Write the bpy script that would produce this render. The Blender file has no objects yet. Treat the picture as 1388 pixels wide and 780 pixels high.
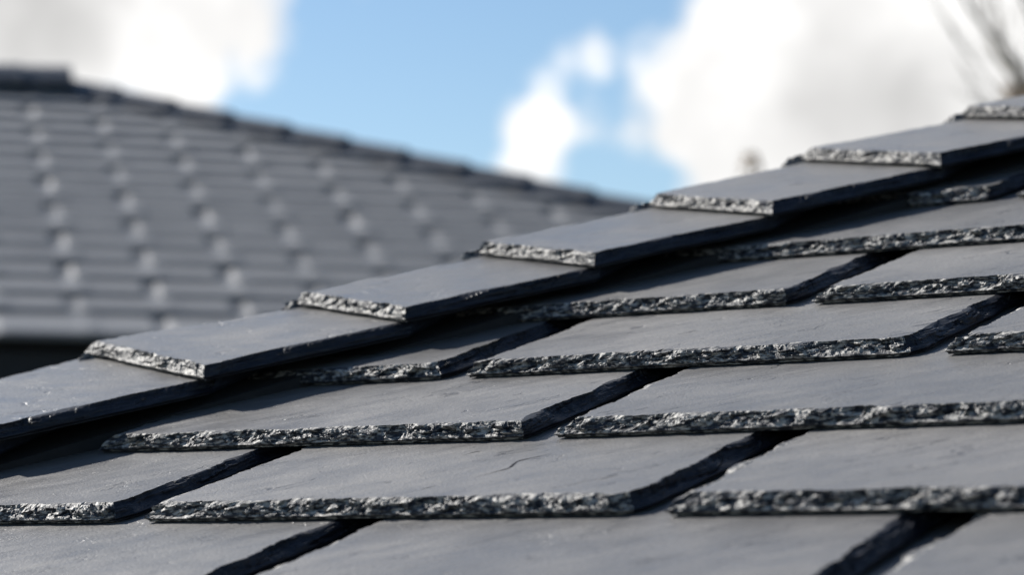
import bpy, math, random
import numpy as np
from mathutils import Vector, Matrix

random.seed(7)
rng = np.random.default_rng(11)
rad = math.radians
scene = bpy.context.scene
COL = scene.collection

# ------------------------------------------------------------------ camera
CAM_Z = 2.6
cam_d = bpy.data.cameras.new("camera")
cam = bpy.data.objects.new("camera", cam_d)
COL.objects.link(cam)
cam.location = (0, 0, CAM_Z)
cam.rotation_euler = (rad(90 + 5.91), 0, 0)
cam_d.sensor_width = 36.0
cam_d.lens = 36.0 * 3704 / 1388
cam_d.clip_start = 0.05
cam_d.clip_end = 5000
cam_d.dof.use_dof = True
cam_d.dof.focus_distance = 2.36
cam_d.dof.aperture_fstop = (cam_d.lens / 1000.0) / 0.0185
scene.camera = cam

# ------------------------------------------------------------------ sky and sun
SUN_AZ, SUN_EL = -56.0, 35.5
world = bpy.data.worlds.new("World")
scene.world = world
world.use_nodes = True
wn, wl = world.node_tree.nodes, world.node_tree.links
wn.clear()


def wnode(kind, **kw):
    n = wn.new(kind)
    for k, v in kw.items():
        setattr(n, k, v)
    return n


def wmath(op, a, b=None, clamp=False):
    n = wn.new("ShaderNodeMath")
    n.operation = op
    n.use_clamp = clamp
    for i, s in enumerate((a, b)):
        if s is None:
            continue
        if isinstance(s, (int, float)):
            n.inputs[i].default_value = s
        else:
            wl.new(s, n.inputs[i])
    return n.outputs[0]


def wsmooth(v, lo, hi, a=0.0, b=1.0):
    n = wn.new("ShaderNodeMapRange")
    n.interpolation_type = 'SMOOTHSTEP'
    wl.new(v, n.inputs[0])
    n.inputs[1].default_value = lo
    n.inputs[2].default_value = hi
    n.inputs[3].default_value = a
    n.inputs[4].default_value = b
    return n.outputs[0]


def px_dir(x, y):
    """world direction of a bearing given as a point of the view"""
    al = rad(5.91)
    r, f, u = (x - 694) / 3704.0, 1.0, -(y - 390) / 3704.0
    return Vector((r, f * math.cos(al) - u * math.sin(al), f * math.sin(al) + u * math.cos(al))).normalized()


sky = wnode("ShaderNodeTexSky", sky_type='NISHITA', sun_disc=False)
sky.sun_elevation = rad(SUN_EL)
sky.sun_rotation = rad(SUN_AZ)
sky.air_density = 1.0
sky.dust_density = 0.3
sky.ozone_density = 1.6
tc = wnode("ShaderNodeTexCoord")
nz = wnode("ShaderNodeTexNoise")
nz.inputs["Scale"].default_value = 26.0
nz.inputs["Detail"].default_value = 6.0
nz.inputs["Roughness"].default_value = 0.55
wl.new(tc.outputs["Generated"], nz.inputs["Vector"])
nz2 = wnode("ShaderNodeTexNoise")
nz2.inputs["Scale"].default_value = 3.0
nz2.inputs["Detail"].default_value = 8.0
nz2.inputs["Roughness"].default_value = 0.6
wl.new(tc.outputs["Generated"], nz2.inputs["Vector"])
# cumulus banks: (bearing point, angular radius in view units, weight)
BLOBS = [(60, 30, 230, 1.2), (240, 40, 170, 1.0), (350, 40, 100, .8), (100, -100, 250, 1.2), (275, 110, 100, .85), (20, 100, 150, .8),
         (1190, 160, 260, 1.4), (1030, 40, 130, .85), (1000, 170, 170, 1.2), (1400, 60, 280, 1.2), (1100, 20, 170, .9),
         (905, 190, 110, .85), (950, 270, 90, .6), (745, 175, 95, .85), (690, 225, 70, .4), (825, 60, 75, .36), (780, 90, 60, .25), (815, 165, 75, .5),
         (800, 255, 60, .30), (1250, -60, 200, 1.0), (505, 0, 60, .42), (905, 40, 40, .25), (-200, 60, 250, 1.), (1600, 0, 300, 1.)]
# ragged outlines: the bearing is pushed about by a low noise first
wz = wnode("ShaderNodeTexNoise")
wz.inputs["Scale"].default_value = 15.0
wz.inputs["Detail"].default_value = 5.0
wl.new(tc.outputs["Generated"], wz.inputs["Vector"])
wv = wnode("ShaderNodeVectorMath", operation='MULTIPLY_ADD')
wl.new(wz.outputs["Color"], wv.inputs[0])
wv.inputs[1].default_value = (.075, .075, .075)
wv2 = wnode("ShaderNodeVectorMath", operation='SUBTRACT')
wl.new(tc.outputs["Generated"], wv2.inputs[0])
wv2.inputs[1].default_value = (.0375, .0375, .0375)
wl.new(wv2.outputs[0], wv.inputs[2])
field = None
for bx, by, br, bw in BLOBS:
    d = px_dir(bx, by)
    dn = wnode("ShaderNodeVectorMath", operation='DISTANCE')
    wl.new(wv.outputs[0], dn.inputs[0])
    dn.inputs[1].default_value = d
    f = wsmooth(dn.outputs["Value"], 0.0, br / 3704.0 * 1.25, bw, 0.0)
    field = f if field is None else wmath('MAXIMUM', field, f)
# clouds over the rest of the sky, away from this window of blue
dw = wnode("ShaderNodeVectorMath", operation='DISTANCE')
wl.new(tc.outputs["Generated"], dw.inputs[0])
dw.inputs[1].default_value = px_dir(600, 100)
sep = wnode("ShaderNodeSeparateXYZ")
wl.new(tc.outputs["Generated"], sep.inputs[0])
away = wmath('MULTIPLY', wsmooth(dw.outputs["Value"], 0.22, 0.42, 0.0, 1.0), wsmooth(sep.outputs["Y"], -0.1, 0.35, 0.0, 1.0))
other = wmath('MULTIPLY', wsmooth(nz2.outputs["Fac"], 0.50, 0.64, 0.0, 0.9), away)
field = wmath('MAXIMUM', field, other)
nzc = wmath('MULTIPLY', wmath('SUBTRACT', nz.outputs["Fac"], 0.5), 0.9)
mask = wsmooth(wmath('ADD', field, nzc), 0.20, 0.56)
# cloud body: white with soft grey undersides
shade = wsmooth(nz2.outputs["Fac"], 0.38, 0.66, 1.06, 0.80)
dg = wnode("ShaderNodeVectorMath", operation='DISTANCE')
wl.new(tc.outputs["Generated"], dg.inputs[0])
dg.inputs[1].default_value = px_dir(1165, 150)
grey = wsmooth(dg.outputs["Value"], 0.0, 0.055, 0.62, 1.0)
dg2 = wnode("ShaderNodeVectorMath", operation='DISTANCE')
wl.new(tc.outputs["Generated"], dg2.inputs[0])
dg2.inputs[1].default_value = px_dir(30, -10)
grey2 = wsmooth(dg2.outputs["Value"], 0.0, 0.06, 0.62, 1.0)
cl = wmath('MULTIPLY', wmath('MULTIPLY', grey, grey2), wsmooth(nz.outputs["Fac"], 0.35, 0.7, 0.82, 1.05))
ccol = wnode("ShaderNodeVectorMath", operation='SCALE')
ccol.inputs[0].default_value = (1.01, 1.0, .988)
wl.new(cl, ccol.inputs["Scale"])
bg_sky = wnode("ShaderNodeBackground")
bg_sky.inputs["Strength"].default_value = 0.064
hs = wnode("ShaderNodeHueSaturation")
hs.inputs["Saturation"].default_value = 1.10
wl.new(sky.outputs[0], hs.inputs["Color"])
wl.new(hs.outputs[0], bg_sky.inputs["Color"])
bg_cl = wnode("ShaderNodeBackground")
bg_cl.inputs["Strength"].default_value = 0.57
wl.new(ccol.outputs[0], bg_cl.inputs["Color"])
mx = wnode("ShaderNodeMixShader")
wl.new(mask, mx.inputs[0])
wl.new(bg_sky.outputs[0], mx.inputs[1])
wl.new(bg_cl.outputs[0], mx.inputs[2])
wo = wnode("ShaderNodeOutputWorld")
wl.new(mx.outputs[0], wo.inputs["Surface"])

sd = bpy.data.lights.new("sun", 'SUN')
sd.energy = 5.0
sd.angle = rad(0.53)
sd.color = (1.0, 0.955, 0.89)
sun = bpy.data.objects.new("sun", sd)
COL.objects.link(sun)
S = Vector((math.sin(rad(SUN_AZ)) * math.cos(rad(SUN_EL)), math.cos(rad(SUN_AZ)) * math.cos(rad(SUN_EL)), math.sin(rad(SUN_EL))))
sun.rotation_euler = S.to_track_quat('Z', 'Y').to_euler()
sun.location = (0, 0, 12)

scene.view_settings.view_transform = 'Standard'
scene.view_settings.look = 'None'
scene.view_settings.gamma = 1.0
scene.view_settings.exposure = 1.0
scene.view_settings.use_curve_mapping = False
scene.render.engine = 'CYCLES'
scene.cycles.use_denoising = True
scene.cycles.max_bounces = 5


# ------------------------------------------------------------------ object helpers
def link(name, me, parent=None, mats=(), matrix=None):
    ob = bpy.data.objects.new(name, me)
    COL.objects.link(ob)
    for m in mats:
        if m.name not in [x.name for x in me.materials if x]:
            me.materials.append(m)
    if parent is not None:
        ob.parent = parent
    if matrix is not None:
        ob.matrix_basis = matrix
    return ob


def mesh_of(name, verts, faces, smooth=False):
    me = bpy.data.meshes.new(name)
    me.from_pydata([tuple(v) for v in verts], [], [tuple(f) for f in faces])
    if smooth:
        me.polygons.foreach_set("use_smooth", [True] * len(me.polygons))
    me.update()
    return me


def empty(name, loc, label, cat, group=None):
    o = bpy.data.objects.new(name, None)
    o.empty_display_size = 0.2
    COL.objects.link(o)
    o.location = loc
    o["label"] = label
    o["category"] = cat
    if group:
        o["group"] = group
    return o


def frame(o, x, y, z):
    m = Matrix.Identity(4)
    for i, c in enumerate((x, y, z, o)):
        m[0][i], m[1][i], m[2][i] = c[0], c[1], c[2]
    return m


# ------------------------------------------------------------------ materials
class MT:
    def __init__(self, name):
        self.m = bpy.data.materials.new(name)
        self.m.use_nodes = True
        self.n, self.l = self.m.node_tree.nodes, self.m.node_tree.links
        self.p = self.n["Principled BSDF"]
        self.tc = self.n.new("ShaderNodeTexCoord")

    def coord(self, scale=(1, 1, 1), rot=(0, 0, 0), src="Object", rnd=True):
        mp = self.n.new("ShaderNodeMapping")
        mp.inputs["Scale"].default_value = scale
        m0 = self.n.new("ShaderNodeMapping")
        m0.inputs["Rotation"].default_value = rot
        self.l.new(self.tc.outputs[src], m0.inputs["Vector"])
        self.l.new(m0.outputs[0], mp.inputs["Vector"])
        if rnd:
            oi = self.n.new("ShaderNodeObjectInfo")
            mu = self.n.new("ShaderNodeMath")
            mu.operation = 'MULTIPLY'
            mu.inputs[1].default_value = 37.0
            self.l.new(oi.outputs["Random"], mu.inputs[0])
            self.l.new(mu.outputs[0], mp.inputs["Location"])
        return mp.outputs[0]

    def noise(self, vec, scale, detail=4, rough=.5, dist=0.0):
        t = self.n.new("ShaderNodeTexNoise")
        t.inputs["Scale"].default_value = scale
        t.inputs["Detail"].default_value = detail
        t.inputs["Roughness"].default_value = rough
        t.inputs["Distortion"].default_value = dist
        self.l.new(vec, t.inputs["Vector"])
        return t.outputs["Fac"]

    def ramp(self, v, lo, hi, a=0.0, b=1.0):
        t = self.n.new("ShaderNodeMapRange")
        self.l.new(v, t.inputs[0])
        for i, x in enumerate((lo, hi, a, b)):
            t.inputs[i + 1].default_value = x
        return t.outputs[0]

    def math(self, op, a, b):
        t = self.n.new("ShaderNodeMath")
        t.operation = op
        for i, s in enumerate((a, b)):
            if isinstance(s, (int, float)):
                t.inputs[i].default_value = s
            else:
                self.l.new(s, t.inputs[i])
        return t.outputs[0]

    def mix(self, fac, a, b):
        t = self.n.new("ShaderNodeMix")
        t.data_type = 'RGBA'
        if isinstance(fac, (int, float)):
            t.inputs[0].default_value = fac
        else:
            self.l.new(fac, t.inputs[0])
        for i, s in ((6, a), (7, b)):
            if isinstance(s, tuple):
                t.inputs[i].default_value = (*s, 1)
            else:
                self.l.new(s, t.inputs[i])
        return t.outputs[2]

    def bump(self, h, strength, dist, prev=None):
        t = self.n.new("ShaderNodeBump")
        t.inputs["Strength"].default_value = strength
        t.inputs["Distance"].default_value = dist
        self.l.new(h, t.inputs["Height"])
        if prev is not None:
            self.l.new(prev, t.inputs["Normal"])
        return t.outputs[0]

    def set(self, **kw):
        for k, v in kw.items():
            k = k.replace("_", " ")
            if isinstance(v, tuple):
                self.p.inputs[k].default_value = (*v, 1)
            elif isinstance(v, (int, float)):
                self.p.inputs[k].default_value = v
            else:
                self.l.new(v, self.p.inputs[k])
        return self


def slate_top():
    t = MT("slate_face")
    c = t.coord()
    cs = t.coord(scale=(0.22, 1.0, 1.0), rot=(0, 0, rad(-46)))
    cg = t.coord(scale=(0.4, 1.0, 1.0), rot=(0, 0, rad(-42)))
    big = t.noise(c, 7.0, 3, .5)
    mid = t.noise(cg, 45.0, 5, .6)
    fine = t.noise(c, 900.0, 2, .6)
    grit = t.noise(c, 330.0, 3, .6)
    flake = t.noise(cs, 16.0, 5, .58, .8)
    s1 = t.ramp(flake, .600, .604)
    s2 = t.ramp(flake, .665, .669)
    s3 = t.ramp(flake, .352, .356)
    steps = t.math('ADD', t.math('ADD', s1, s2), s3)
    # hairline cracks along the grain, broken up by a second noise
    cn = t.noise(cs, 26.0, 4, .55, .5)
    line = t.ramp(t.math('ABSOLUTE', t.math('SUBTRACT', cn, .5), 0), .003, .010, 1.0, 0.0)
    where = t.ramp(t.noise(c, 19.0, 3, .5), .54, .60)
    crack = t.math('MULTIPLY', line, where)
    pits = t.ramp(t.noise(cg, 130.0, 2, .5), .70, .77)
    col = t.mix(t.ramp(big, .3, .7), (.098, .096, .096), (.140, .135, .130))
    col = t.mix(t.ramp(mid, .40, .75, 0, .5), col, (.195, .187, .177))
    col = t.mix(t.ramp(grit, .45, .75, 0, .35), col, (.22, .212, .20))
    spots = t.noise(c, 190.0, 2, .5)
    col = t.mix(t.ramp(spots, .76, .80, 0, .8), col, (.40, .38, .34))
    col = t.mix(t.math('MULTIPLY', pits, .5), col, (.035, .036, .040))
    col = t.mix(t.math('MULTIPLY', crack, .85), col, (.022, .023, .028))
    b = t.bump(steps, .7, .0007)
    b = t.bump(t.math('SUBTRACT', t.math('MULTIPLY', pits, -.6), crack), .8, .0009, b)
    b = t.bump(mid, .55, .0016, b)
    b = t.bump(grit, .7, .0010, b)
    b = t.bump(fine, .6, .0005, b)
    b = t.bump(big, .5, .004, b)
    oi = t.n.new("ShaderNodeObjectInfo")
    stain = t.ramp(t.noise(c, 3.2, 4, .6), .45, .65, 0, .45)
    col = t.mix(stain, col, (.088, .088, .088))
    col = t.mix(t.math('MULTIPLY', oi.outputs["Random"], .5), col, (.078, .078, .080))
    sheen = t.math('ADD', t.ramp(big, .3, .7, -.06, .07), t.ramp(mid, .3, .7, .32, .46))
    t.set(Base_Color=col, Roughness=sheen, Normal=b, Specular_IOR_Level=.5)
    return t.m


def slate_edge():
    t = MT("slate_dressed_edge")
    c = t.coord()
    cz = t.coord(scale=(1.0, 1.0, 3.2))
    n1 = t.noise(cz, 120.0, 4, .6)
    n2 = t.noise(cz, 600.0, 3, .6)
    col = t.mix(t.ramp(n1, .47, .60), (.012, .015, .022), (.29, .28, .26))  # mineral patches; the contrast of lit and shaded chips is put into the colour
    b = t.bump(n1, .7, .0016)
    b = t.bump(n2, .4, .0005, b)
    t.set(Base_Color=col, Roughness=t.ramp(n2, .3, .7, .50, .72), Normal=b, Specular_IOR_Level=.42)
    return t.m


def slate_side():  # side faces: their shade is put into the colour, far darker than the edge
    t = MT("slate_side_shaded")
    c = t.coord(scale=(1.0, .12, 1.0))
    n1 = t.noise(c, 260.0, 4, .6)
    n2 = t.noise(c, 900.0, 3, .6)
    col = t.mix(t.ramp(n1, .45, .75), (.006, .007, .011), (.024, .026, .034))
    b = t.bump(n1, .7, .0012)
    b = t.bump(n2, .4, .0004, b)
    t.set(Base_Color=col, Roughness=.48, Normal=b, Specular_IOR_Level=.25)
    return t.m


def concrete_tile():
    t = MT("concrete_tile")
    c = t.coord()
    n = t.noise(c, 3.0, 5, .6)
    n2 = t.noise(c, 60.0, 3, .6)
    col = t.mix(t.ramp(n, .3, .7), (.135, .137, .140), (.190, .190, .190))
    t.set(Base_Color=col, Roughness=t.ramp(n2, .3, .7, .42, .55), Normal=t.bump(n2, .4, .002), Specular_IOR_Level=.45)
    return t.m


def plain(name, a, b, rough, scale=8.0, bump=.002):
    t = MT(name)
    c = t.coord()
    n = t.noise(c, scale, 6, .6)
    t.set(Base_Color=t.mix(t.ramp(n, .3, .7), a, b), Roughness=rough, Normal=t.bump(n, .5, bump))
    return t.m


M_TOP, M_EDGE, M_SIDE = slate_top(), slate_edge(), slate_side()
M_TILE = concrete_tile()
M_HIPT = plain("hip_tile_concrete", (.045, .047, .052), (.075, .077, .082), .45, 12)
M_DARK = plain("eave_shade_black", (.006, .006, .007), (.012, .012, .013), .75, 20)  # near-black base puts the deep shade below the eave into the colour
M_FELT = plain("roofing_felt", (.010, .010, .011), (.018, .018, .019), .9, 60)
M_WALL = plain("dark_render", (.020, .020, .021), (.030, .029, .028), .85, 14)
M_BARK = plain("bark", (.16, .145, .11), (.27, .24, .19), .9, 40)
M_CRACK = plain("open_grain", (.008, .009, .013), (.018, .019, .025), .95, 200, .0004)
M_CRACK.node_tree.nodes['Principled BSDF'].inputs['Specular IOR Level'].default_value = .05
M_LEAF = plain("dead_leaves", (.19, .13, .075), (.30, .22, .13), .8, 30)
M_YARD = plain("dark_yard", (.030, .034, .030), (.050, .052, .046), .95, 2.0)  # unseen ground, greyed so less green light bounces onto the slates

# ------------------------------------------------------------------ ground
g = mesh_of("ground", [(-900, -900, 0), (900, -900, 0), (900, 900, 0), (-900, 900, 0)], [(0, 1, 2, 3)])
go = link("ground", g, mats=[M_YARD])
go["kind"] = "structure"

# ------------------------------------------------------------------ numpy noise for the broken edges
def h2(i, j, s):
    i = i.astype(np.int64)
    j = j.astype(np.int64)
    n = (i * 374761393 + j * 668265263 + s * 1274126177) & 0x7fffffff
    n = ((n ^ (n >> 13)) * 1274126177) & 0x7fffffff
    return ((n ^ (n >> 16)) & 0xffff) / 65535.0


def vnoise(x, y, s):
    i, j = np.floor(x), np.floor(y)
    fx, fy = x - i, y - j
    fx, fy = fx * fx * (3 - 2 * fx), fy * fy * (3 - 2 * fy)
    a, b, c, d = h2(i, j, s), h2(i + 1, j, s), h2(i, j + 1, s), h2(i + 1, j + 1, s)
    return (a * (1 - fx) + b * fx) * (1 - fy) + (c * (1 - fx) + d * fx) * fy


def facets(x, y, s, tilt=1.2):
    """conchoidal chips: each cell its own tilted plane; about -1..1"""
    best = np.full(x.shape, 9e9)
    out = np.zeros(x.shape)
    i0, j0 = np.floor(x), np.floor(y)
    for di in (-1, 0, 1):
        for dj in (-1, 0, 1):
            i, j = i0 + di, j0 + dj
            px, py = i + h2(i, j, s), j + h2(i, j, s + 1)
            d = (x - px) ** 2 + (y - py) ** 2
            v = (h2(i, j, s + 2) - .5) * 1.0 + (h2(i, j, s + 3) - .5) * tilt * (x - px) + (h2(i, j, s + 4) - .5) * tilt * (y - py)
            m = d < best
            best = np.where(m, d, best)
            out = np.where(m, v, out)
    return out


def inset_poly(P, ds):
    n = len(P)
    Q = []
    for i in range(n):
        a0, a1 = P[i - 1], P[i]
        b0, b1 = P[i], P[(i + 1) % n]
        da, db = (a1 - a0), (b1 - b0)
        da, db = da / np.hypot(*da), db / np.hypot(*db)
        na, nb = np.array([-da[1], da[0]]), np.array([-db[1], db[0]])    # inward for CCW
        pa, pb = a0 + na * ds[i - 1], b0 + nb * ds[i]
        A = np.array([da, -db]).T
        if abs(np.linalg.det(A)) < 1e-6:
            Q.append(pb)
            continue
        t = np.linalg.solve(A, pb - pa)
        Q.append(pa + da * t[0])
    return np.array(Q)


def clip(P, tags, n, c, tag):
    """keep n.p >= c"""
    out, ot = [], []
    m = len(P)
    for i in range(m):
        p, q = P[i], P[(i + 1) % m]
        sp, sq = np.dot(n, p) - c, np.dot(n, q) - c
        if sp >= 0:
            out.append(p)
            if sq >= 0:
                ot.append(tags[i])
            else:
                ot.append(tags[i])
                out.append(p + (q - p) * sp / (sp - sq))
                ot.append(tag)
        elif sq >= 0:
            out.append(p + (q - p) * sp / (sp - sq))
            ot.append(tags[i])
    return np.array(out), ot


BEV = {'front': .0115, 'left': .019, 'right': .011, 'hidden': .001, 'capfront': .009, 'capright': .010, 'capleft': .004}


def slate_mesh(name, P, tags, th, gauge, seed, fine=True, rows=18, step=.0010):
    """P: CCW outline (m) of the underside in the slate's own plane; top face at z=th, underside at z=0.
    Visible edges (below y=gauge) are broken into chips."""
    P = np.array(P, float)
    T = inset_poly(P, [BEV[t] for t in tags])
    if not fine:
        rows, step = 4, .012
    ts_b, ts_t, nor, amp, arc, kind = [], [], [], [], [], []
    s_run = 0.0
    n = len(P)
    for i in range(n):
        a, b, ta, tb = P[i], P[(i + 1) % n], T[i], T[(i + 1) % n]
        L = np.hypot(*(b - a))
        if L < 1e-4:
            continue
        e = (b - a) / L
        nn = np.array([e[1], -e[0]])
        # parameter list
        if tags[i] == 'hidden':
            us = np.linspace(0, 1, max(2, int(L / .06)) + 1)[:-1]
            am = np.zeros(len(us))
        else:
            k = max(2, int(L / step))
            us = np.arange(k) / k
            y = a[1] + (b[1] - a[1]) * us
            vis = y < gauge * 1.12
            if not vis.all():
                keep = vis.copy()
                keep[::40] = True
                us, y = us[keep], y[keep]
            am = np.clip((gauge * 1.15 - y) / .02, 0, 1)
        for u, m_ in zip(us, am):
            ts_b.append(a + (b - a) * u)
            ts_t.append(ta + (tb - ta) * u)
            nor.append(nn)
            amp.append(m_)
            arc.append(s_run + L * u)
            kind.append({'right': 1, 'capright': 1, 'hidden': 1, 'left': 2, 'capleft': 2}.get(tags[i], 0))
        s_run += L
    B, Tt, N2, A, arc, kind = map(np.array, (ts_b, ts_t, nor, amp, arc, kind))
    M = len(B)
    # blend normals round the corners
    if fine:
        for _ in range(24):
            N2 = (np.roll(N2, 1, 0) + N2 * 2 + np.roll(N2, -1, 0)) / 4
    N2 /= np.maximum(np.linalg.norm(N2, axis=1, keepdims=True), 1e-6)
    z0 = np.zeros(M)
    # ragged arris
    rag = (vnoise(arc / .030, z0, seed) - .5) * .0050 + facets(arc / .011, z0 + .5, seed + 9) * np.where(kind == 1, .0016, .0032) + (vnoise(arc / .0035, z0, seed + 5) - .5) * .0012
    rag = rag * np.where(kind == 1, 1.5, 1.0) + (vnoise(arc / .075, z0, seed + 70) - .5) * np.where(kind == 1, .006, .002)
    Tt = Tt - N2 * (rag * A)[:, None]
    wav = (vnoise(arc / .055, z0, seed + 20) - .5) * np.where(kind == 1, .0055, .0022) + (vnoise(arc / .013, z0, seed + 21) - .5) * .0012
    B = B + N2 * (wav * A)[:, None]
    pw = 2.0 ** ((vnoise(arc / .034, z0, seed + 30) - .5) * 3.6 + (vnoise(arc / .012, z0, seed + 31) - .5) * .9)
    pw = np.where(A > 0, pw, 1.0)
    verts = []
    lip = .76
    for r in range(rows + 1):
        w = r / rows
        if w < lip:
            q = (w / lip) ** pw
            win = math.sin(math.pi * min(1, w / lip * .97 + .03)) ** .6
        else:
            q = np.ones(M) * (1 - .0)
            win = .12
        # x along the edge, y down the face; chips lean
        stretch = np.where(kind == 0, 1.45, 4.5)
        aa = np.where(kind == 0, 1.0, .6)
        xa = arc / stretch
        sk = w * th * .9
        f1 = facets((xa + sk) / .0115, z0 + w * th / .0046 + 3, seed + 40, 1.7)
        f2 = facets((xa - sk) / .0048, z0 + w * th / .0024 + 7, seed + 50, 1.8)
        f3 = facets(xa / .0024, z0 + w * th / .0015 + 7, seed + 60, 1.8)
        d = (f1 * .0048 + f2 * .0019 + f3 * .0006) * win * A * aa * (.6 if 'capfront' in tags else 1.0)
        if w >= lip:
            d = d - .0058 * min(1, (w - lip) / (1 - lip) * 1.6)
        lat = Tt + (B - Tt) * q[:, None] + N2 * (d * .75)[:, None]
        z = th * (1 - w) + d * .55 * (1 if 0 < r < rows and w < lip else 0)
        z = np.minimum(z, th * (1 - w * .25)) if r else np.full(M, th)
        verts.append(np.column_stack([lat, np.broadcast_to(z, (M,))]))
    V = np.concatenate(verts)
    faces = []
    idx = np.arange(M)
    nx = (idx + 1) % M
    for r in range(rows):
        a, b = r * M, (r + 1) * M
        faces.append(np.column_stack([a + idx, b + idx, b + nx, a + nx]))
    F = np.concatenate(faces)
    fl = [tuple(f) for f in F.tolist()]
    nq = len(fl)
    fl.append(tuple(range(M)))
    fl.append(tuple(reversed(range(rows * M, rows * M + M))))
    me = bpy.data.meshes.new(name)
    me.from_pydata(V.tolist(), [], fl)
    me.materials.append(M_TOP)
    me.materials.append(M_EDGE)
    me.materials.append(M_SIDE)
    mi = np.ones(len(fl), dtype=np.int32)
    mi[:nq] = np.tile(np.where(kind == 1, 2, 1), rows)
    mi[nq] = 0
    me.polygons.foreach_set("material_index", mi)
    me.update()
    return me


# ------------------------------------------------------------------ the slate roof
G = 0.2                                     # gauge of the courses, m
PHI, TH = rad(34.44), rad(20.37)
U = np.array([math.cos(PHI), -math.sin(PHI), 0.])
H = np.array([math.sin(PHI), math.cos(PHI), 0.])
Vv = H * math.cos(TH) + np.array([0, 0, math.sin(TH)])
N = np.cross(U, Vv)
O = np.array([-.31, 10.5, .19]) * G + np.array([0, 0, CAM_Z])
T = 0.080                                   # slate thickness in gauges


def RP(u, v, h=0.0):
    return O + (U * u + Vv * v + N * h) * G


HIPD = np.array([.530, .848])
R0 = np.array([-2.33, 1.52])                # bottom right corner of hip slate 0
HQ = np.array([HIPD[1], -HIPD[0]])          # to the right of the hip, in the plane
RIDGE_C = float(np.dot(HQ, R0)) - 1.12      # hip line position along HQ
house = empty("house", tuple(RP(2, -4)), "near house roofed in overlapping thick grey slates with rough chipped edges", "house")
house.location = (float(house.location.x), float(house.location.y), 0)
bpy.context.view_layer.update()
HOFF = Matrix.Translation(-house.location)

Yp = Vv - T * N
Yp = Yp / np.linalg.norm(Yp)
Zp = np.cross(U, Yp)
# left (bottom arris) ends of the slates of each course, in gauges
JOINTS = {
    -4: [-7.5, -5.0, -2.55, -.1, 2.3, 4.8, 7.2, 9.6], -3: [-6.3, -3.8, -1.4, 1.1, 3.5, 5.9, 8.4],
    -2: [-7.4, -4.9, -2.6, -.1, 2.35, 4.8, 7.2, 9.6], -1: [-5.3, -2.85, -.34, 2.20, 4.6, 7.0, 9.4],
    0: [-4.0, -1.47, 1.05, 3.50, 5.9, 8.4], 1: [-2.6, -.06, 2.42, 4.85, 7.3, 9.7],
    2: [-3.7, -1.17, 1.27, 3.75, 6.2, 8.6], 3: [-2.3, .15, 2.60, 5.0, 7.5, 9.9],
    4: [-1.3, 1.45, 3.9, 6.3, 8.7], 5: [-2.1, .36, 2.85, 5.3, 7.7, 10.1], 6: [-.9, 1.6, 4.1, 6.5, 9.0],
    7: [-2.0, .5, 3.0, 5.4, 7.9], 8: [-.7, 1.8, 4.2, 6.6, 9.1], 9: [.6, 3.1, 5.5, 8.0], 10: [-.6, 1.9, 4.3, 6.8, 9.2],
    11: [.7, 3.2, 5.6, 8.1]}
LASTU = 11.0
k_seed = 100
for n_, js in JOINTS.items():
    ends = js[1:] + [LASTU if LASTU - js[-1] > .8 else js[-1] + 2.4]
    for a, b in zip(js, ends):
        gap = .115 + .02 * random.random()
        k_seed += 13
        ln = 2.35
        wob = (random.random() - .5) * .03
        P = [np.array([a, 0.]), np.array([b - gap, wob]), np.array([b - gap + (random.random() - .3) * .05, ln]), np.array([a + random.random() * .03, ln])]
        P = [p * G for p in P]
        ch = .010 + .012 * random.random()
        e = P[1]
        P = [P[0], e - np.array([ch, 0]), e - np.array([ch * .35, -ch * .25]), e + np.array([0, ch * 1.1])] + P[2:]
        tags = ['front', 'front', 'right', 'right', 'hidden', 'left']
        # cut along the hip, under the hip slates
        nn = HQ
        cc = (RIDGE_C + .35) - float(np.dot(HQ, (0, n_)))
        P, tags = clip(np.array(P), tags, nn, cc * G, 'hidden')
        if len(P) < 3:
            continue
        if max(np.dot(nn, p) for p in P) / G < (RIDGE_C + .5) - float(np.dot(HQ, (0, n_))):
            continue
        in_view = -2 <= n_ <= 6 and b > -4.2 and a < 4.0
        me = slate_mesh("slate", P, tags, T * G - .0011, G, k_seed, fine=in_view)
        rx, ry = (random.random() - .5) * .002, (random.random() - .5) * .003
        o = RP(0, n_) + Zp * .0006
        so = link("slate", me, house, matrix=HOFF @ frame(o, U, Yp, Zp))
        if n_ == 0 and abs(a + 1.47) < .01:
            cracked = so
            crack_frame = frame(o, U, Yp, Zp)

# the split grain line across the middle slate: slivers lying in its face
zt_ = T * G - .0011 + .00015
inv_ = crack_frame.inverted()
def on_face(x, y):
    p0 = inv_ @ Vector((0, 0, CAM_Z))
    d = inv_.to_3x3() @ px_dir(x, y)
    q = p0 + d * ((zt_ - p0.z) / d.z)
    return q
for line in ([(643, 648), (668, 641), (691, 635), (697, 629), (702, 625.5), (722, 621), (746, 616)],
             [(572, 664), (582, 661), (591, 658)], [(776, 658), (786, 654), (797, 648)], [(628, 618), (640, 614), (652, 612)],
             [(812, 650), (826, 647), (838, 644)]):
    cv, cf = [], []
    pts_ = [on_face(*q) for q in line]
    for i, p in enumerate(pts_):
        w_ = .0026 * math.sin(math.pi * (i + .35) / (len(pts_) - .3)) * (1.5 if line[0][0] == 643 and 1 < i < 5 else .6)
        cv += [p + Vector((0, w_, 0)), p - Vector((0, w_, 0))]
        if i:
            k0 = len(cv) - 4
            cf.append((k0, k0 + 1, k0 + 3, k0 + 2))
    link("grain_crack", mesh_of("grain_crack", cv, cf), cracked, [M_CRACK])

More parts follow.
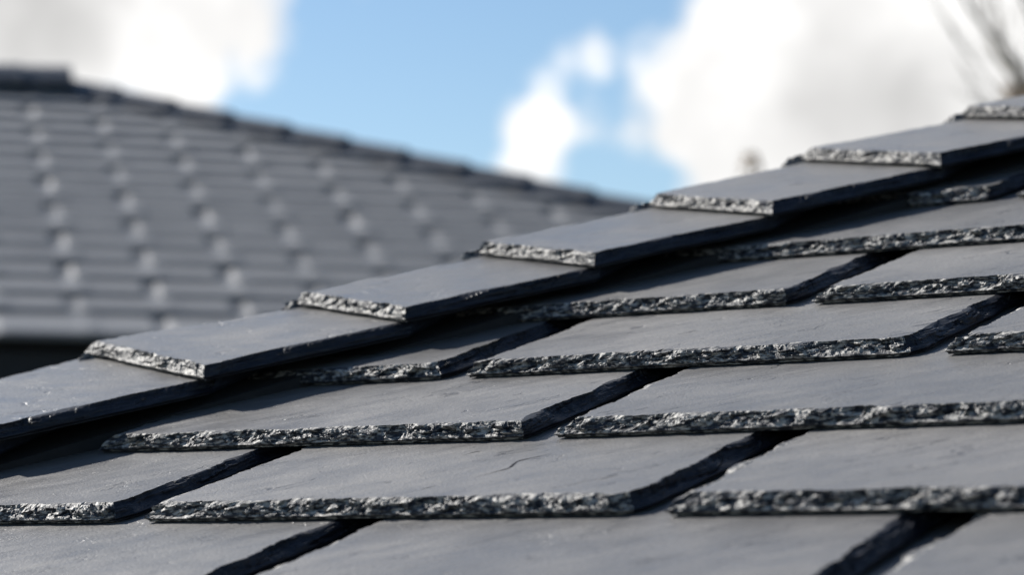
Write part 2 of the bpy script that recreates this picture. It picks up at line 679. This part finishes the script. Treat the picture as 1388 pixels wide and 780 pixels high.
# hip slates on the near side
HP = 1.058
D3 = U * HIPD[0] + Vv * HIPD[1]
HC = .178
TC = .078
WID = {0: 1.40, 4: 1.20}
Lpt = {}
for i in range(-4, 12):
    r = R0 + HIPD * HP * i
    w = WID.get(i, 1.12)
    Lpt[i] = r + np.array([-.910, .415]) * w
for i in range(-4, 11):
    r = R0 + HIPD * HP * i
    # slate frame: y along the hip, x to the right in the plane, tilted so the tail rides on the one below
    Yc = D3 * HP - N * TC
    Yc = Yc / np.linalg.norm(Yc)
    Xc = np.cross(Yc, N)
    Xc /= np.linalg.norm(Xc)
    Zc = np.cross(Xc, Yc)
    o2 = r

    def loc2(p):
        d = np.array(p) - o2
        return np.array([np.dot(d, HQ), np.dot(d, HIPD)]) * G
    tailL, tailR = loc2(Lpt[i]), loc2(r)
    upL = loc2(Lpt[i + 1]) - tailL
    headR = tailR + np.array([-.05 * G, 1.04 * HP * G])
    headL = tailL + upL * 1.0
    headL2 = headL + (loc2(Lpt[min(i + 2, 11)]) - loc2(Lpt[i + 1])) * .8
    k_seed += 17
    headR2 = tailR + np.array([-.45 * G, 1.5 * HP * G])
    P = [tailL, tailR, headR, headR2, headL2, headL]
    tags = ['capfront', 'capright', 'hidden', 'hidden', 'hidden', 'capleft']
    fine = -1 <= i <= 6
    me = slate_mesh("hip_slate", P, tags, TC * G - .001, HP * G, k_seed, fine=fine)
    o = RP(r[0], r[1], HC) + Zc * .0006
    # height falls along y by TC per HP; the tail is skewed, so level it on the slate below
    link("hip_slate", me, house, matrix=HOFF @ frame(o, Xc, Yc, Zc))

# the other slope of the hip
NQ = -np.cross(H, D3)
NQ /= np.linalg.norm(NQ)
if NQ[2] < 0:
    NQ = -NQ
CQ = np.cross(D3, NQ)
if CQ[2] > 0:
    CQ = -CQ
for i in range(-4, 11):
    p = Lpt[i] if i != 0 else Lpt[i] + np.array([.12, -.05])
    Yc = D3 * HP - NQ * TC
    Yc /= np.linalg.norm(Yc)
    Xc = -np.cross(Yc, NQ) if np.dot(-np.cross(Yc, NQ), CQ) > 0 else np.cross(Yc, NQ)
    # right-handed frame: x towards the hip line
    Xr = -Xc
    Zc = np.cross(Xr, Yc)
    k_seed += 17
    P = [np.array([-1.1 * G, -.10 * G]), np.array([0.0, -.10 * G]), np.array([0, 1.85 * HP * G]), np.array([-1.1 * G, 1.85 * HP * G])]
    me = slate_mesh("hip_slate", P, ['capfront', 'capleft', 'hidden', 'capright'], TC * G - .001, HP * G, k_seed, fine=-1 <= i <= 6)
    o = RP(p[0], p[1], HC + .0) - Xr * .002 - NQ * .001
    link("hip_slate", me, house, matrix=HOFF @ frame(o, Xr, Yc, Zc))

# roof body under the slates
def hipv(v, off=0.0):
    """u of the hip line at height v"""
    return (RIDGE_C + off + HIPD[0] * v) / HIPD[1]


DROP = -.26
VT, VB = 12.5, -4.9
a0, a1 = RP(hipv(VB, .1), VB, DROP), RP(12.5, VB, DROP)
a2, a3 = RP(12.5, VT, DROP), RP(hipv(VT, .1), VT, DROP)
# far-side slope: from the hip down to its own eaves
eave_z = a0[2]
dq = CQ * 0
Hdir = H
e1 = a0 + Hdir * 4.2
ridge_end = a3 + U * 0
back = a3 + Hdir * 0
b1 = np.array([a3[0], a3[1], a3[2]])
vl = [a0, a1, a2, a3, e1, a2 + Hdir * 1.5 - np.array([0, 0, .6]), a1 + Hdir * 4.2]
vl += [v - np.array([0, 0, .14]) for v in (a0, a1, a1 + Hdir * 4.2, e1)]
fs = [(0, 1, 2, 3), (4, 0, 3), (3, 2, 6, 4), (1, 6, 2), (7, 8, 1, 0), (8, 9, 6, 1), (9, 10, 4, 6), (10, 7, 0, 4), (10, 9, 8, 7)]
vl[5] = vl[2]
me = mesh_of("roof_deck", [Vector(v) - house.location for v in vl], fs)
link("roof_deck", me, house, [M_FELT])
# black bedding under the hip slates, widened to put shade in the gap
A, B = RP(hipv(-4, .25), -4, -.05), RP(hipv(12, .25), 12, -.05)
A2, B2 = RP(hipv(-4, 1.02), -4, -.05), RP(hipv(12, 1.02), 12, -.05)
zt = N * .10 * G
lo = N * .14 * G
vb = [A - lo, A2 - lo, B2 - lo, B - lo, A + zt, A2 + zt, B2 + zt, B + zt]
me = mesh_of("hip_shade_bedding", [Vector(v) - house.location for v in vb],
             [(0, 3, 2, 1), (4, 5, 6, 7), (0, 1, 5, 4), (1, 2, 6, 5), (2, 3, 7, 6), (3, 0, 4, 7)])
link("hip_shade_bedding", me, house, [M_FELT])
# walls
zt = eave_z - .10
c0 = a0 + U * .3 + H * .3
c1 = a1 - U * .3 + H * .3
c2 = c1 + H * 3.6
c3 = c0 + H * 3.6
vw = [(c[0], c[1], z) for z in (0, zt) for c in (c0, c1, c2, c3)]
me = mesh_of("wall", [Vector(v) - house.location for v in vw], [(0, 1, 5, 4), (1, 2, 6, 5), (2, 3, 7, 6), (3, 0, 4, 7)])
link("wall", me, house, [M_WALL])

# ------------------------------------------------------------------ the tiled house behind
CW = 0.30                                   # width of a tile column, m
PS, TB = -0.24291641, 0.41405266
SG = 0.66123752                             # height of one nib course in tile columns
BO = np.array([-8.51650072, 41.36036289, 7.36217109])
bU = np.array([math.cos(PS), -math.sin(PS), 0.])
bH = np.array([math.sin(PS), math.cos(PS), 0.])
bV = bH * math.cos(TB) + np.array([0, 0, math.sin(TB)])
bN = np.cross(bU, bV)


def BP(u, v, h=0.0):
    return (BO + bU * u + bV * v + bN * h) * CW + np.array([0, 0, CAM_Z])


V_EAVE = -11.65
U_APEX, V_RIDGE = 1.50, .35
HIP_B = np.array([9.48 - 1.64, -5.85 - .28])
HIP_B = HIP_B / np.hypot(*HIP_B)
b_house = empty("house", (0, 0, 0), "blurred background house with a grey tiled roof, descending hip and wall toned black for its shade", "house")
b_house.location = tuple(BP(0, V_EAVE, -1) * np.array([1, 1, 0]))
BOFF = b_house.location
verts, faces = [], []
NS = 16


def hip_u(v):
    return U_APEX + (v - V_RIDGE) / HIP_B[1] * HIP_B[0]


def tile_h(u, r, f):
    """height over the roof plane, in columns; r: nib course counted from the top, f: 0 at the tail, 1 at the head"""
    base = .062 * (1 - f) ** 1.0 - .02 * max(0, 1 - f * 9) ** 2
    j = math.floor(u + .5)
    d = u - j                                # -.5..+.5 from the column joint
    par = (j + r) % 2
    k = .65 + .7 * ((math.sin(j * 12.9 + r * 78.2) * 43758.5) % 1.0)
    if par == 1:                             # hollow of the side lock under the tail of the tile above
        if -.09 < d < .13:
            base -= .036 * k * math.sin(math.pi * (d + .09) / .22) ** .7
    else:                                    # raised nib end below it
        if -.02 < d < .30:
            base += .013 * k * math.sin(math.pi * (d + .02) / .32)
    return base


rows_n = int((.1 + 11.45) / SG) + 1
for r in range(-3, rows_n):
    vb_ = -SG * (r) - SG * .0 + 0.10         # tail line of course r, spots sit at the middle
    v0, v1 = vb_ - SG * (.5 if r < rows_n - 1 else .85), vb_ + SG * .5
    if v0 > V_RIDGE - .1:
        continue
    if v1 > V_RIDGE:
        v1 = V_RIDGE
    umax = hip_u(v0) + .1
    us = np.arange(-9 * NS, int(umax * NS) + 2) / NS
    fr = [0, .06, .15, .5, 1.02]
    ids = []
    for f in [-1] + fr:
        row = []
        for u in us:
            if f == -1:
                hh = -.03
                vv = v0
            else:
                hh = tile_h(u, r, f)
                vv = v0 + (v1 - v0) * f
            uu = min(u, hip_u(vv) + .05)
            row.append(len(verts))
            verts.append(BP(uu, vv, hh))
        ids.append(row)
    for a in range(len(ids) - 1):
        for c in range(len(us) - 1):
            faces.append((ids[a][c], ids[a][c + 1], ids[a + 1][c + 1], ids[a + 1][c]))
# the slope turned away past the hip, and the rear slope, plain under their tiles
me = mesh_of("roof_tiling", [Vector(v) - BOFF for v in verts], faces)
link("roof_tiling", me, b_house, [M_TILE])

hb = hip_u(V_EAVE)
apex = BP(U_APEX, V_RIDGE, .02)
hipf = BP(hb, V_EAVE, -.05)
left_e = BP(-9, V_EAVE, -.05)
left_r = BP(-9, V_RIDGE, .02)
run = (V_RIDGE - V_EAVE) * math.cos(TB) * 2 * CW
back_r = hipf + bH * run
back_l = left_e + bH * run
lowv = np.array([0, 0, -.05])
vv = [apex + lowv, hipf, back_r, back_l, left_r + lowv, left_e]
me = mesh_of("roof_deck", [Vector(v) - BOFF for v in vv], [(0, 1, 2), (0, 2, 3, 4), (4, 3, 5), (1, 5, 3, 2), (0, 4, 5, 1)])
link("roof_deck", me, b_house, [M_HIPT])


def capping(name, p0, p1, side, up, ln, scale=1.0):
    """angular capping tile from p0 (tail, high) to p1 (head)"""
    d = (p1 - p0) / np.linalg.norm(p1 - p0)
    prof = [(-.16, -.085), (-.15, -.06), (-.07, .005), (0, .035), (.07, .005), (.15, -.06), (.16, -.085)]
    vs, fs_ = [], []
    for t, lift, sc in ((0, .016, 1.03), (.12, .014, 1.01), (1.15, 0.0, .95)):
        c = p0 + d * ln * t + up * lift
        for x, z in prof:
            vs.append(c + side * x * sc * scale + up * z * scale)
    m_ = len(prof)
    for a in range(2):
        for c in range(m_ - 1):
            fs_.append((a * m_ + c, a * m_ + c + 1, (a + 1) * m_ + c + 1, (a + 1) * m_ + c))
    fs_.append(tuple(range(m_ - 1, -1, -1)))
    fs_.append(tuple(range(2 * m_, 3 * m_)))
    base = Vector(p0)
    me_ = mesh_of(name, [Vector(v) - base for v in vs], fs_)
    return link(name, me_, b_house, [M_HIPT], Matrix.Translation(base - BOFF))


# hip: from the apex down to the right; the upper tiles overlap the lower
hipvec = bU * HIP_B[0] + bV * HIP_B[1]
hip_up = np.array([0, 0, 1.0]) - hipvec * hipvec[2]
hip_up /= np.linalg.norm(hip_up)
hip_side = np.cross(hipvec, hip_up)
nh = 0
tt = 0.2
while True:
    uv = np.array([U_APEX, V_RIDGE]) + HIP_B * (tt + 1.0)
    if uv[1] < V_EAVE:
        break
    tail = BP(uv[0], uv[1], .09)
    head = BP(uv[0] - HIP_B[0], uv[1] - HIP_B[1], .09)
    capping("hip_tile", tail, head, hip_side, hip_up, .30, .66)
    tt += 1.0
x = -8.6
while x < U_APEX - .2:
    capping("ridge_tile", BP(x + 1.2 if x + 1.2 < U_APEX + .25 else U_APEX + .25, V_RIDGE, .18), BP(x, V_RIDGE, .18), -bH, np.array([0, 0, 1.]), .36, .95)
    x += 1.2
# fascia, soffit and wall
def box(name, o, ax, ay, az, sx, sy, sz, parent, off, mat):
    vs = [o + ax * sx * i + ay * sy * j + az * sz * k for k in (0, 1) for j in (0, 1) for i in (0, 1)]
    fs_ = [(0, 2, 3, 1), (4, 5, 7, 6), (0, 1, 5, 4), (2, 6, 7, 3), (0, 4, 6, 2), (1, 3, 7, 5)]
    base = Vector(vs[0])
    me_ = mesh_of(name, [Vector(v) - base for v in vs], fs_)
    return link(name, me_, parent, [mat], Matrix.Translation(base - off))


Z = np.array([0, 0, 1.])
wlen = float(np.linalg.norm(hipf - left_e))
ev = BP(-9, V_EAVE, -.12)
box("fascia", ev + bH * .05 - Z * .20, bU, bH, Z, wlen, .03, .185, b_house, BOFF, M_DARK)
box("soffit", ev + bH * .08 - Z * .19, bU, bH, Z, wlen - .1, .34, .015, b_house, BOFF, M_DARK)
wz = float((ev - Z * .19)[2])
wo_ = ev + bH * .42
wo_[2] = 0
box("wall", wo_, bU, bH, Z, wlen - .45, run - .84, wz - .002, b_house, BOFF, M_DARK)


# ------------------------------------------------------------------ trees
def tube(path, radii, sides=7):
    vs, fs_ = [], []
    for i, p in enumerate(path):
        p = Vector(p)
        d = (Vector(path[min(i + 1, len(path) - 1)]) - Vector(path[max(i - 1, 0)])).normalized()
        s = d.cross(Vector((0.13, 0.9, .3))).normalized()
        t = d.cross(s)
        for k in range(sides):
            a = 2 * math.pi * k / sides
            vs.append(p + (s * math.cos(a) + t * math.sin(a)) * radii[i])
    for i in range(len(path) - 1):
        for k in range(sides):
            fs_.append((i * sides + k, i * sides + (k + 1) % sides, (i + 1) * sides + (k + 1) % sides, (i + 1) * sides + k))
    fs_.append(tuple(range(sides))[::-1])
    fs_.append(tuple(range((len(path) - 1) * sides, len(path) * sides)))
    return vs, fs_


class Acc:
    def __init__(self):
        self.v, self.f = [], []

    def add(self, vf):
        o = len(self.v)
        self.v += vf[0]
        self.f += [tuple(i + o for i in f) for f in vf[1]]


def limb(acc, p, d, ln, r, depth, rnd, droop=.0, kids=3):
    pts, rr = [p], [r]
    q = Vector(p)
    d = Vector(d).normalized()
    ns = 6
    for i in range(ns):
        d = (d + Vector((rnd.uniform(-1, 1), rnd.uniform(-1, 1), rnd.uniform(-1, 1))) * .10 + Vector((0, 0, droop))).normalized()
        q = q + d * ln / ns
        pts.append(q.copy())
        rr.append(r * (1 - .72 * (i + 1) / ns))
    acc.add(tube(pts, rr, 6 if depth else 4))
    if depth > 0:
        for k in range(kids):
            i = rnd.randint(1, ns)
            dd = (pts[i] - pts[i - 1]).normalized()
            side = Vector((rnd.uniform(-1, 1), rnd.uniform(-1, 1), rnd.uniform(-.3, .8))).normalized()
            limb(acc, pts[i], dd * 1.0 + side * .75, ln * rnd.uniform(.45, .65), rr[i] * .62, depth - 1, rnd, droop, kids)
    return pts


def at(x, y, dist):
    d = px_dir(x, y)
    return Vector((0, 0, CAM_Z)) + d * (dist / d.y)


rnd = random.Random(5)
TD = 12.0
base = at(1530, 300, TD)
base.z = 0
tr = empty("bare_tree", tuple(base), "bare leafless tree with thin grey brown branches above the upper right slates", "tree")
ta = Acc()
fork = at(1475, 200, TD)
ta.add(tube([base, (base + fork) / 2 + Vector((.06, 0, 0)), fork], [.13, .11, .085], 10))
link("trunk", mesh_of("trunk", [v - base for v in ta.v], ta.f, True), tr, [M_BARK])
ca = Acc()


def path_limb(pts, r0, r1, twigs, seed):
    rn = random.Random(seed)
    r0, r1 = r0 * .27, r1 * .40
    P = [at(x, y, TD + dz) for x, y, dz in pts]
    sm = []
    for a, b in zip(P[:-1], P[1:]):
        for i in range(4):
            sm.append(a.lerp(b, i / 4) + Vector((rn.uniform(-1, 1), rn.uniform(-1, 1), rn.uniform(-1, 1))) * .008)
    sm.append(P[-1])
    rr = [r0 + (r1 - r0) * i / (len(sm) - 1) for i in range(len(sm))]
    ca.add(tube(sm, rr, 7))
    for k in range(twigs):
        i = rn.randint(2, len(sm) - 1)
        dd = (sm[i] - sm[i - 1]).normalized()
        side = Vector((rn.uniform(-1, .5), rn.uniform(-1, 1), rn.uniform(-.2, 1))).normalized()
        limb(ca, sm[i], dd + side * .5, rn.uniform(.25, .5), max(.004, rr[i] * .4), 1, rn, 0, 2)


path_limb([(1475, 200, 0), (1425, 150, .1), (1388, 105, .1), (1352, 55, .15), (1312, 8, .2), (1270, -60, .3), (1230, -140, .3)], .075, .012, 7, 1)
path_limb([(1475, 200, 0), (1410, 150, .3), (1365, 95, .5), (1335, 50, .6), (1318, -20, .6)], .040, .007, 5, 2)
path_limb([(1475, 200, 0), (1420, 185, -.2), (1360, 155, -.3), (1325, 128, -.4), (1300, 85, -.4)], .034, .006, 4, 3)
path_limb([(1475, 200, 0), (1440, 120, -.2), (1400, 40, -.2), (1378, -30, -.2), (1360, -140, -.2)], .045, .010, 6, 4)
path_limb([(1475, 200, 0), (1400, 120, .4), (1345, 20, .5), (1325, -60, .6)], .035, .006, 6, 12)
path_limb([(1475, 200, 0), (1390, 170, .1), (1330, 100, .1), (1290, 40, .2)], .030, .005, 6, 13)
path_limb([(1475, 200, 0), (1420, 60, .1), (1395, -10, .1), (1380, -100, .2)], .035, .006, 6, 14)
path_limb([(1475, 200, 0), (1500, 100, .2), (1520, 0, .3), (1560, -120, .3)], .06, .012, 8, 6)
path_limb([(1475, 200, 0), (1560, 130, .2), (1640, 40, .3), (1700, -80, .3)], .055, .012, 8, 7)
link("branches", mesh_of("branches", [v - base for v in ca.v], ca.f, True), tr, [M_BARK])
# dead leaves still hanging low on the limb
lf = Acc()
for k in range(160):
    c = at(1378 + rnd.gauss(0, 12), 128 + rnd.gauss(0, 9), TD + rnd.uniform(-.2, .2))
    a = Vector((rnd.uniform(-1, 1), rnd.uniform(-1, 1), rnd.uniform(-1, 1))).normalized()
    b = a.cross(Vector((rnd.uniform(-1, 1), rnd.uniform(-1, 1), rnd.uniform(-1, 1)))).normalized()
    lf.add(([c - a * .016, c + b * .009, c + a * .016, c - b * .009], [(0, 1, 2, 3)]))
link("dead_leaves", mesh_of("dead_leaves", [v - base for v in lf.v], lf.f), tr, [M_LEAF])

# narrow brown tree whose tip shows over the hip
TD2 = 16.0
b2 = at(1018, 300, TD2)
b2.z = 0
t2 = empty("brown_tree", tuple(b2), "narrow brown tree showing only its small blurred tip above the slate hip", "tree")
tip = at(1018, 208, TD2)
ta = Acc()
ta.add(tube([b2, b2.lerp(tip, .5), tip], [.07, .045, .006], 8))
link("trunk", mesh_of("trunk", [v - b2 for v in ta.v], ta.f, True), t2, [M_BARK])
cr = Acc()
for k in range(700):
    f = rnd.random() ** .8
    zc = b2.z + 1.2 + (tip.z - 1.2) * f
    wd = .42 * (1 - f) ** .8 + .045
    a = rnd.uniform(0, 6.283)
    r_ = wd * rnd.random() ** .6
    c = Vector((b2.x + math.cos(a) * r_, b2.y + math.sin(a) * r_, zc))
    a = Vector((rnd.uniform(-1, 1), rnd.uniform(-1, 1), rnd.uniform(-.2, 1))).normalized()
    b = a.cross(Vector((rnd.uniform(-1, 1), rnd.uniform(-1, 1), rnd.uniform(-1, 1)))).normalized()
    cr.add(([c - a * .03, c + b * .014, c + a * .03, c - b * .014], [(0, 1, 2, 3)]))
link("crown", mesh_of("crown", [v - b2 for v in cr.v], cr.f), t2, [M_LEAF])
